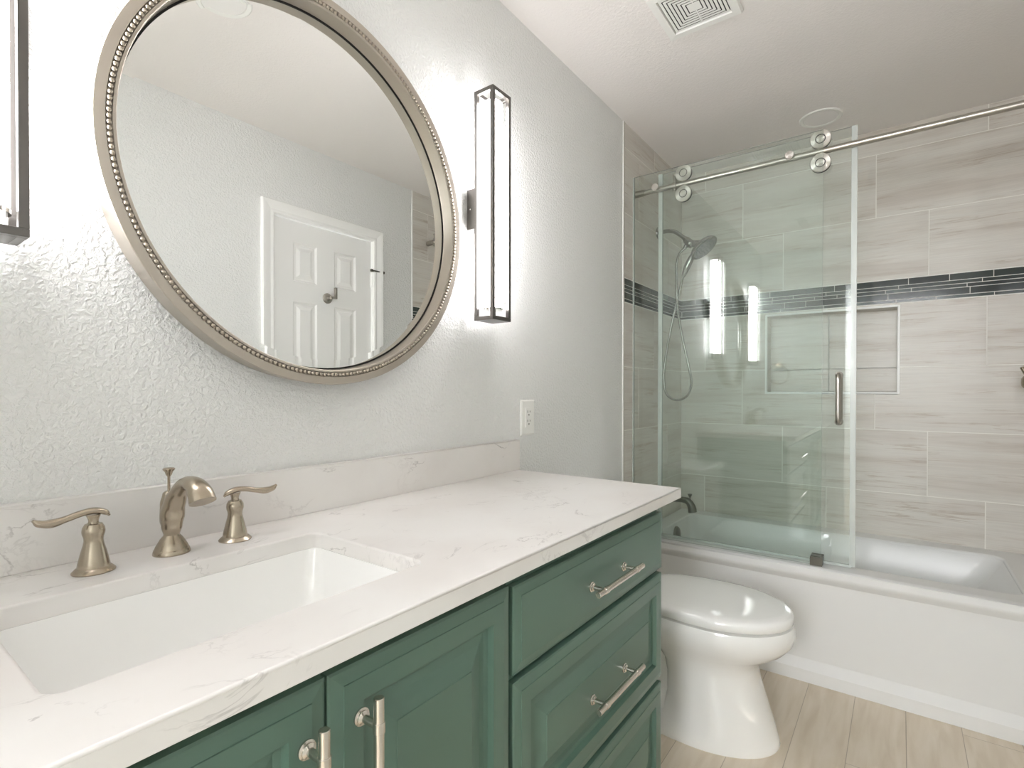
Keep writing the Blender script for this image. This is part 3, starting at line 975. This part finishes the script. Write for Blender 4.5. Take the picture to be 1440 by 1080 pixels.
# ================================================================== TUB
tb = thing('bathtub', 'white alcove bathtub with a plain apron along the tiled wall', 'bathtub', (-0.37, -0.76, 0))
TX0, TX1, TY0, TY1 = -0.736, -0.0025, SY + 0.0025, -0.0025
mb = MB()
BX0, BX1, BY0, BY1 = -0.640, -0.108, -1.402, -0.095
rim_z = TUBZ - 0.0015
hole = rrect(BX0, BX1, BY0, BY1, 0.055, rim_z, 8)
mb2 = plate_with_hole((TX0, TX1, TY0, TY1), hole, rim_z - 0.0295, rim_z)
mb2.build('rim', M['acrylic'], tb, bevel=0.010, seg=4, top=rim_z)
loops = []
for ins_f, ins_l, ins_r, z, r in ((0.0, 0.0, 0.0, rim_z - 0.012, 0.055), (0.006, 0.004, 0.012, rim_z - 0.030, 0.058), (0.020, 0.012, 0.05, 0.38, 0.06), (0.045, 0.030, 0.16, 0.25, 0.065), (0.060, 0.045, 0.26, 0.15, 0.075), (0.085, 0.075, 0.31, 0.118, 0.09), (0.13, 0.14, 0.38, 0.108, 0.08)):
    loops.append(rrect(BX0 + ins_f, BX1 - ins_f, BY0 + ins_r, BY1 - ins_l, r, z, 8))
mb = MB(); mb.loft(loops, False, True)
mb.build('basin', M['acrylic'], tb, 50)
# apron profile swept along y
pr = [(-0.736, 0.001), (-0.736, 0.050), (-0.733, 0.056), (-0.716, 0.079), (-0.712, 0.086), (-0.713, 0.380), (-0.716, 0.402), (-0.727, 0.418), (-0.733, 0.426), (-0.736, 0.436), (-0.736, rim_z - 0.0295), (-0.690, rim_z - 0.0295), (-0.690, 0.001)]
mb = MB(); mb.loft([[(x, yy, z) for x, z in pr] for yy in (TY0, TY1)], True, True)
mb.build('apron', M['acrylic'], tb, 25)
mb = MB()
mb.lathe([(0.043, 0.0), (0.043, 0.004), (0.038, 0.012), (0.012, 0.016), (0.0, 0.0165)], (-0.375, BY1 - 0.008, 0.410), (0, -1, 0.08), 32)
mb.build('overflow_plate', M['dark_nickel'], tb, 40)
mb = MB(); mb.lathe([(0.030, 0.0), (0.029, 0.003), (0.012, 0.004), (0.0, 0.0045)], (-0.375, -0.30, 0.1075), n=28)
mb.build('drain', M['dark_nickel'], tb, 40)

# tub spout
ts = thing('tub_spout', 'dark nickel tub spout with a pull-up knob over the tub', 'tub spout', (-0.38, -0.002, 0.6))
mb = MB()
px = -0.38
path = smooth_path([(px, -0.002, 0.592), (px, -0.020, 0.593), (px, -0.075, 0.597), (px, -0.135, 0.599), (px, -0.168, 0.592), (px, -0.184, 0.568), (px, -0.190, 0.540)], 6)
mb.tube(path, lerp_list([0.030, 0.020, 0.0155, 0.0150, 0.0180, 0.0205, 0.0225], 6), 20, ref=(1, 0, 0))
so = mb.build('spout_body', M['dark_nickel'], ts, 60)
mb = MB(); mb.lathe([(0.003, 0.0), (0.003, 0.022), (0.006, 0.026), (0.0115, 0.036), (0.0115, 0.039), (0.0, 0.040)], (px, -0.176, 0.594), n=18)
mb.build('diverter_knob', M['dark_nickel'], so, 40)

# hand shower on its arm
sh = thing('hand_shower', 'nickel shower head with a docked hand wand and looping metal hose', 'shower head', (-0.38, -0.002, 2.0))
mb = MB()
mb.lathe([(0.032, 0.0), (0.030, 0.006), (0.014, 0.010), (0.011, 0.016)], (px, -0.0015, 2.018), (0, -1, 0), 28)
mb.build('flange', M['shower_metal'], sh, 40)
mb = MB()
path = smooth_path([(px, -0.004, 2.018), (px, -0.050, 2.022), (px, -0.090, 2.012), (px, -0.125, 1.985), (px, -0.150, 1.962)], 8)
mb.tube(path, 0.0105, 16)
mb.build('arm', M['shower_metal'], sh, 60)
HN = Vector((-0.06, -0.62, -0.78)).normalized()
HC = Vector((px, -0.243, 1.902))
mb = MB()
mb.tube(smooth_path([(px, -0.142, 1.970), (px, -0.155, 1.955), (px, -0.172, 1.935), (px, -0.182, 1.922)], 5), lerp_list([0.013, 0.019, 0.022, 0.016], 5), 18)
mb.tube([(px, -0.162, 1.945), (px, -0.150, 1.925), (px, -0.144, 1.914)], [0.012, 0.010, 0.009], 14)
mb.tube([(px, -0.172, 1.935), HC - HN * 0.030, HC - HN * 0.012], [0.017, 0.020, 0.030], 18)
mb.build('holder', M['shower_metal'], sh, 60, weld=False)
mb = MB()
mb.lathe([(0.022, -0.034), (0.050, -0.024), (0.070, -0.012), (0.075, -0.004), (0.0755, 0.002), (0.072, 0.006), (0.066, 0.0065)], HC, HN, 44)
hd = mb.build('spray_head', M['shower_metal'], sh, 40)
mb = MB()
a = HN.orthogonal().normalized(); b = HN.cross(a)
mb.lathe([(0.064, 0.0062), (0.062, 0.0080), (0.0, 0.0085)], HC, HN, 40)
for ring, cnt in ((0.018, 8), (0.034, 14), (0.052, 22)):
    for k in range(cnt):
        t_ = 2 * PI * k / cnt
        mb.lathe([(0.0034, 0.0), (0.0022, 0.0035)], HC + HN * 0.0082 + (a * math.cos(t_) + b * math.sin(t_)) * ring, HN, 8)
mb.build('spray_face', M['rubber_grey'], hd, 40, weld=False)
mb = MB()
down = Vector((0, 1, 0)); down = (down - HN * down.dot(HN)).normalized()
if down.z > 0: down = -down
w0 = HC - HN * 0.016 + down * 0.055
w1 = Vector((px, -0.136, 1.768))
mid = w0.lerp(w1, 0.5) + Vector((0, 0.004, -0.004))
mb.tube(smooth_path([w0, w0.lerp(mid, 0.5), mid, mid.lerp(w1, 0.6), w1], 6), lerp_list([0.012, 0.0165, 0.0175, 0.013, 0.0095], 6), 18)
mb.build('hand_wand', M['shower_metal'], sh, 60)
mb = MB()
hose = [(-0.38, -0.145, 1.916), (-0.384, -0.122, 1.895), (-0.39, -0.110, 1.86), (-0.395, -0.106, 1.80), (-0.40, -0.110, 1.68), (-0.40, -0.122, 1.55), (-0.398, -0.150, 1.40), (-0.394, -0.176, 1.28), (-0.388, -0.184, 1.205), (-0.382, -0.160, 1.145), (-0.378, -0.105, 1.122), (-0.372, -0.050, 1.150), (-0.368, -0.030, 1.225), (-0.364, -0.036, 1.33), (-0.364, -0.062, 1.48), (-0.366, -0.098, 1.64), (-0.374, -0.124, 1.73), (-0.38, -0.136, 1.768)]
mb.tube(smooth_path(hose, 8), 0.0062, 12)
mb.build('hose', M['shower_metal'], sh, 60)

# ================================================================== GLASS
def pane(mb, x0, x1, y0, y1, z0, z1):
    """faces: 0 glass, 1 edge"""
    mb.face([(x0, y0, z0), (x0, y0, z1), (x0, y1, z1), (x0, y1, z0)], 0)
    mb.face([(x1, y0, z0), (x1, y1, z0), (x1, y1, z1), (x1, y0, z1)], 0)
    mb.face([(x0, y0, z0), (x1, y0, z0), (x1, y0, z1), (x0, y0, z1)], 1)
    mb.face([(x0, y1, z0), (x0, y1, z1), (x1, y1, z1), (x1, y1, z0)], 1)
    mb.face([(x0, y0, z1), (x1, y0, z1), (x1, y1, z1), (x0, y1, z1)], 1)
    mb.face([(x0, y0, z0), (x0, y1, z0), (x1, y1, z0), (x1, y0, z0)], 1)
RX, RZ = -0.687, 2.1325
fp = thing('fixed_glass_panel', 'fixed clear glass panel on the tub rim against the vanity wall', 'shower screen', (-0.707, -0.4, TUBZ))
mb = MB(); pane(mb, -0.711, -0.703, -0.803, -0.0065, TUBZ + 0.001, 2.209)
mb.build('pane', [M['glass'], M['glass_edge']], fp)
mb = MB(); mb.box(-0.7135, -0.7005, -0.0065, -0.0015, TUBZ + 0.001, 2.209)
mb.build('wall_seal', M['seal'], fp)
# rail
rl = thing('shower_rail', 'brushed steel rail spanning the tub above the shower glass', 'rail', (RX, -0.76, RZ))
mb = MB(); mb.cyl((RX, SY + 0.002, RZ), (RX, -0.0015, RZ), 0.0125, 28)
mb.build('bar', M['steel'], rl, 40)
for y0, y1 in ((-0.0015, -0.052), (SY + 0.0015, SY + 0.052)):
    mb = MB(); mb.cyl((RX, y0, RZ), (RX, y1, RZ), 0.0160, 28, bev=0.001)
    mb.build('end_collar', M['steel'], rl, 40)
for yy in (-0.199, SY + 0.066):
    mb = MB()
    mb.cyl((RX, yy - 0.010, RZ), (RX, yy + 0.010, RZ), 0.0165, 24, bev=0.001)
    mb.cyl((RX, yy, RZ - 0.024), (RX, yy, RZ + 0.024), 0.0085, 20, bev=0.001)
    mb.lathe([(0.0065, 0.024), (0.0065, 0.046), (0.0085, 0.047), (0.0085, 0.052), (0.007, 0.0535)], (RX, yy, RZ), n=20)
    mb.build('stopper', M['steel'], rl, 40, weld=False)
for yy in (-0.1155, -0.6845):
    mb = MB()
    mb.lathe([(0.0165, 0.0), (0.0165, 0.010), (0.0155, 0.0115), (0.0, 0.012)], (-0.7112, yy, RZ + 0.003), (-1, 0, 0), 28)
    mb.cyl((-0.7028, yy, RZ), (RX, yy, RZ), 0.008, 16)
    mb.build('panel_bolt', M['disc'], rl, 35, weld=False)
# sliding door
sd = thing('sliding_glass_door', 'clear sliding glass door hung on rollers, slid open behind the fixed panel', 'shower door', (-0.667, -0.5, TUBZ))
DYA, DYB = -0.9020, -0.128
mb = MB(); pane(mb, -0.671, -0.663, DYA, DYB, TUBZ + 0.012, 2.209)
pn = mb.build('pane', [M['glass'], M['glass_edge']], sd)
mb = MB(); mb.box(-0.6735, -0.6605, DYA - 0.013, DYA + 0.006, TUBZ + 0.006, 2.209); mb.build('edge_seal', M['seal'], sd)
mb = MB(); mb.box(-0.6735, -0.6605, DYB - 0.006, DYB + 0.013, TUBZ + 0.006, 2.209); mb.build('edge_seal', M['seal'], sd)
mb = MB(); mb.box(-0.672, -0.662, DYA, DYB, TUBZ + 0.0015, TUBZ + 0.0118); mb.build('bottom_sweep', M['seal'], sd)
def roller(y, z):
    mb = MB()
    mb.lathe([(0.0375, 0.0), (0.0375, 0.0015), (0.0350, 0.0035), (0.0180, 0.0035), (0.0172, 0.0022), (0.0158, 0.0022), (0.0152, 0.0036), (0.0, 0.0037)], (-0.6945, y, z), (-1, 0, 0), 44)
    mb.lathe([(0.0186, 0.0), (0.0186, 0.0042), (0.0158, 0.0042), (0.0158, 0.0)], (-0.6945, y, z), (-1, 0, 0), 44, m=1)
    r = mb.build('roller', [M['disc'], M['black']], sd, 30, weld=False)
    mb = MB()
    mb.lathe([(0.0372, 0.0), (0.0358, 0.002), (0.0338, 0.005), (0.0338, 0.011), (0.0358, 0.014), (0.0358, 0.016), (0.014, 0.016), (0.014, 0.0225)], (-0.6943, y, z), (1, 0, 0), 44)
    mb.build('wheel', M['black'], r, 30)
for yy in (-0.2415, -0.792):
    roller(yy, RZ + 0.0475)
    roller(yy, RZ - 0.0475)
for s, x in ((-1, -0.671), (1, -0.663)):
    mb = MB()
    hx = x + s * 0.034
    pth = smooth_path([(x, -0.858, 1.048), (x + s * 0.02, -0.858, 1.048), (hx - s * 0.003, -0.858, 1.056), (hx, -0.858, 1.076), (hx, -0.858, 1.14), (hx, -0.858, 1.206), (hx - s * 0.003, -0.858, 1.226), (x + s * 0.02, -0.858, 1.234), (x, -0.858, 1.234)], 5)
    mb.tube(pth, 0.0095, 16)
    for zz in (1.048, 1.234):
        mb.lathe([(0.0145, 0.0), (0.0145, 0.004), (0.0125, 0.006)], (x, -0.858, zz), (s, 0, 0), 20)
    mb.build('handle', M['steel'], sd, 50, weld=False)
# floor guide on the rim
o = MB()
o.box(-0.718, -0.7125, -0.808, -0.765, TUBZ, TUBZ + 0.034)
o.box(-0.7018, -0.6735, -0.808, -0.765, TUBZ, TUBZ + 0.034)
o.box(-0.6605, -0.655, -0.808, -0.765, TUBZ, TUBZ + 0.034)
gd = o.build('door_guide', M['dark_nickel'], None, weld=False)
tag(gd, 'small dark metal guide block on the tub rim under the glass', 'door guide')

# wall hook in the shower
hk = thing('wall_hook', 'small dark nickel hook on the tiled wall, by the end of the tub', 'hook', (-0.2, SY, 1.22))
mb = MB()
mb.lathe([(0.027, 0.0), (0.027, 0.028), (0.024, 0.038), (0.016, 0.0435), (0.0, 0.045)], (-0.20, SY + 0.0015, 1.207), (0, 1, 0), 32)
hb = mb.build('base', M['nickel'], hk, 40)
mb = MB(); mb.cyl((-0.20, SY + 0.024, 1.222), (-0.205, SY + 0.046, 1.268), 0.0068, 18, bev=0.001)
mb.build('peg', M['nickel'], hk, 40)
# towel ring on the entry wall (mirrored in the shower glass)
tr_ = thing('towel_ring', 'round metal towel ring on the entry wall, mirrored in the shower glass', 'towel ring', (WX, -0.154, 1.40))
mb = MB(); mb.lathe([(0.027, 0.0), (0.027, 0.006), (0.012, 0.010), (0.010, 0.045), (0.014, 0.05), (0.012, 0.055)], (WX + 0.0005, -0.154, 1.405), (1, 0, 0), 26)
mb.build('mount', M['nickel'], tr_, 40)
mb = MB(); mb.tube([(WX + 0.040, -0.154 + 0.085 * math.sin(2 * PI * k / 48), 1.318 + 0.085 * math.cos(2 * PI * k / 48)) for k in range(49)], 0.005, 10)
mb.build('ring', M['nickel'], tr_, 60)

# ================================================================== TOILET
tx = -1.228
to = thing('toilet', 'white porcelain toilet with the lid closed, between vanity and tub', 'toilet', (tx, -0.4, 0))
def egg(yb, yf, hw, z, n=56, pf=2.0, pb=2.6, k=0.52):
    yc = yb + (yf - yb) * k
    out = []
    for i in range(n):
        t_ = 2 * PI * i / n
        c, s = math.cos(t_), math.sin(t_)
        p = pf if c > 0 else pb
        x = hw * math.copysign(abs(s) ** (2 / p), s)
        yy = yc + ((yf - yc) if c > 0 else (yc - yb)) * math.copysign(abs(c) ** (2 / p), c)
        out.append((tx + x, yy, z))
    return out
mb = MB()
prof = [(-0.20, -0.742, 0.165, 0.0), (-0.20, -0.744, 0.166, 0.006), (-0.24, -0.740, 0.163, 0.022), (-0.36, -0.728, 0.156, 0.06), (-0.38, -0.708, 0.151, 0.12), (-0.38, -0.686, 0.147, 0.19), (-0.37, -0.675, 0.145, 0.235), (-0.34, -0.684, 0.149, 0.268), (-0.29, -0.722, 0.161, 0.295), (-0.27, -0.758, 0.176, 0.318), (-0.26, -0.780, 0.190, 0.345), (-0.26, -0.787, 0.195, 0.372), (-0.26, -0.786, 0.194, 0.395), (-0.26, -0.781, 0.190, 0.406), (-0.27, -0.76, 0.17, 0.408)]
mb.loft([egg(a, b, c, z, k=0.55) for a, b, c, z in prof], True, True)
mb.build('bowl', M['porcelain'], to, 50)
mb = MB()
loops = []
for hw, z in ((0.150, 0.0), (0.148, 0.03), (0.105, 0.06), (0.088, 0.12), (0.088, 0.24), (0.100, 0.29), (0.135, 0.335), (0.160, 0.37), (0.168, 0.398)):
    loops.append(rrect(tx - hw, tx + hw, -0.44, -0.085, min(0.05, hw * 0.4), z, 6))
mb.loft(loops, True, True)
mb.build('trapway', M['porcelain'], to, 50)
mb = MB()
mb.loft([egg(-0.285, -0.766, 0.174, z, k=0.55) for z in (0.4082, 0.4180)], True, True)
mb.build('seat', M['porcelain'], to, 50)
mb = MB()
lid = [(0.0, 0.4145), (-0.002, 0.4170), (-0.0015, 0.436), (0.002, 0.4435), (0.010, 0.4485), (0.030, 0.4515), (0.070, 0.4535), (0.12, 0.4545)]
mb.loft([egg(-0.262 - i * 0.35, -0.780 + i, 0.191 - i, z, k=0.55) for i, z in lid], True, True)
mb.build('lid', M['porcelain'], to, 50)
for s in (-1, 1):
    mb = MB()
    mb.cyl((tx + s * 0.075 - 0.02, -0.262, 0.426), (tx + s * 0.075 + 0.02, -0.262, 0.426), 0.011, 14, bev=0.002)
    mb.build('hinge', M['plastic'], to, 40)
mb = MB()
loops = []
for ins, z, r in ((0.02, 0.398, 0.03), (0.012, 0.42, 0.035), (0.004, 0.56, 0.035), (0.0, 0.728, 0.035)):
    loops.append(rrect(tx - 0.215 + ins, tx + 0.215 - ins, -0.225 + ins * 0.5, -0.016, r, z, 6))
mb.loft(loops, True, True)
tk = mb.build('tank', M['porcelain'], to, 45)
mb = MB(); mb.cyl((tx - 0.150, -0.223, 0.665), (tx - 0.150, -0.237, 0.665), 0.012, 16, bev=0.002)
mb.tube([(tx - 0.150, -0.240, 0.665), (tx - 0.12, -0.242, 0.662), (tx - 0.09, -0.241, 0.658)], [0.006, 0.006, 0.008], 12)
mb.build('flush_lever', M['chrome'], tk, 50, weld=False)
mb = MB()
loops = []
for ins, z in ((0.0, 0.7285), (-0.006, 0.733), (-0.006, 0.755), (0.0, 0.762), (0.012, 0.765)):
    loops.append(rrect(tx - 0.222 + ins, tx + 0.222 - ins, -0.234 + ins, -0.012 - max(ins, 0), 0.035, z, 6))
mb.loft(loops, True, True)
mb.build('tank_lid', M['porcelain'], to, 40)
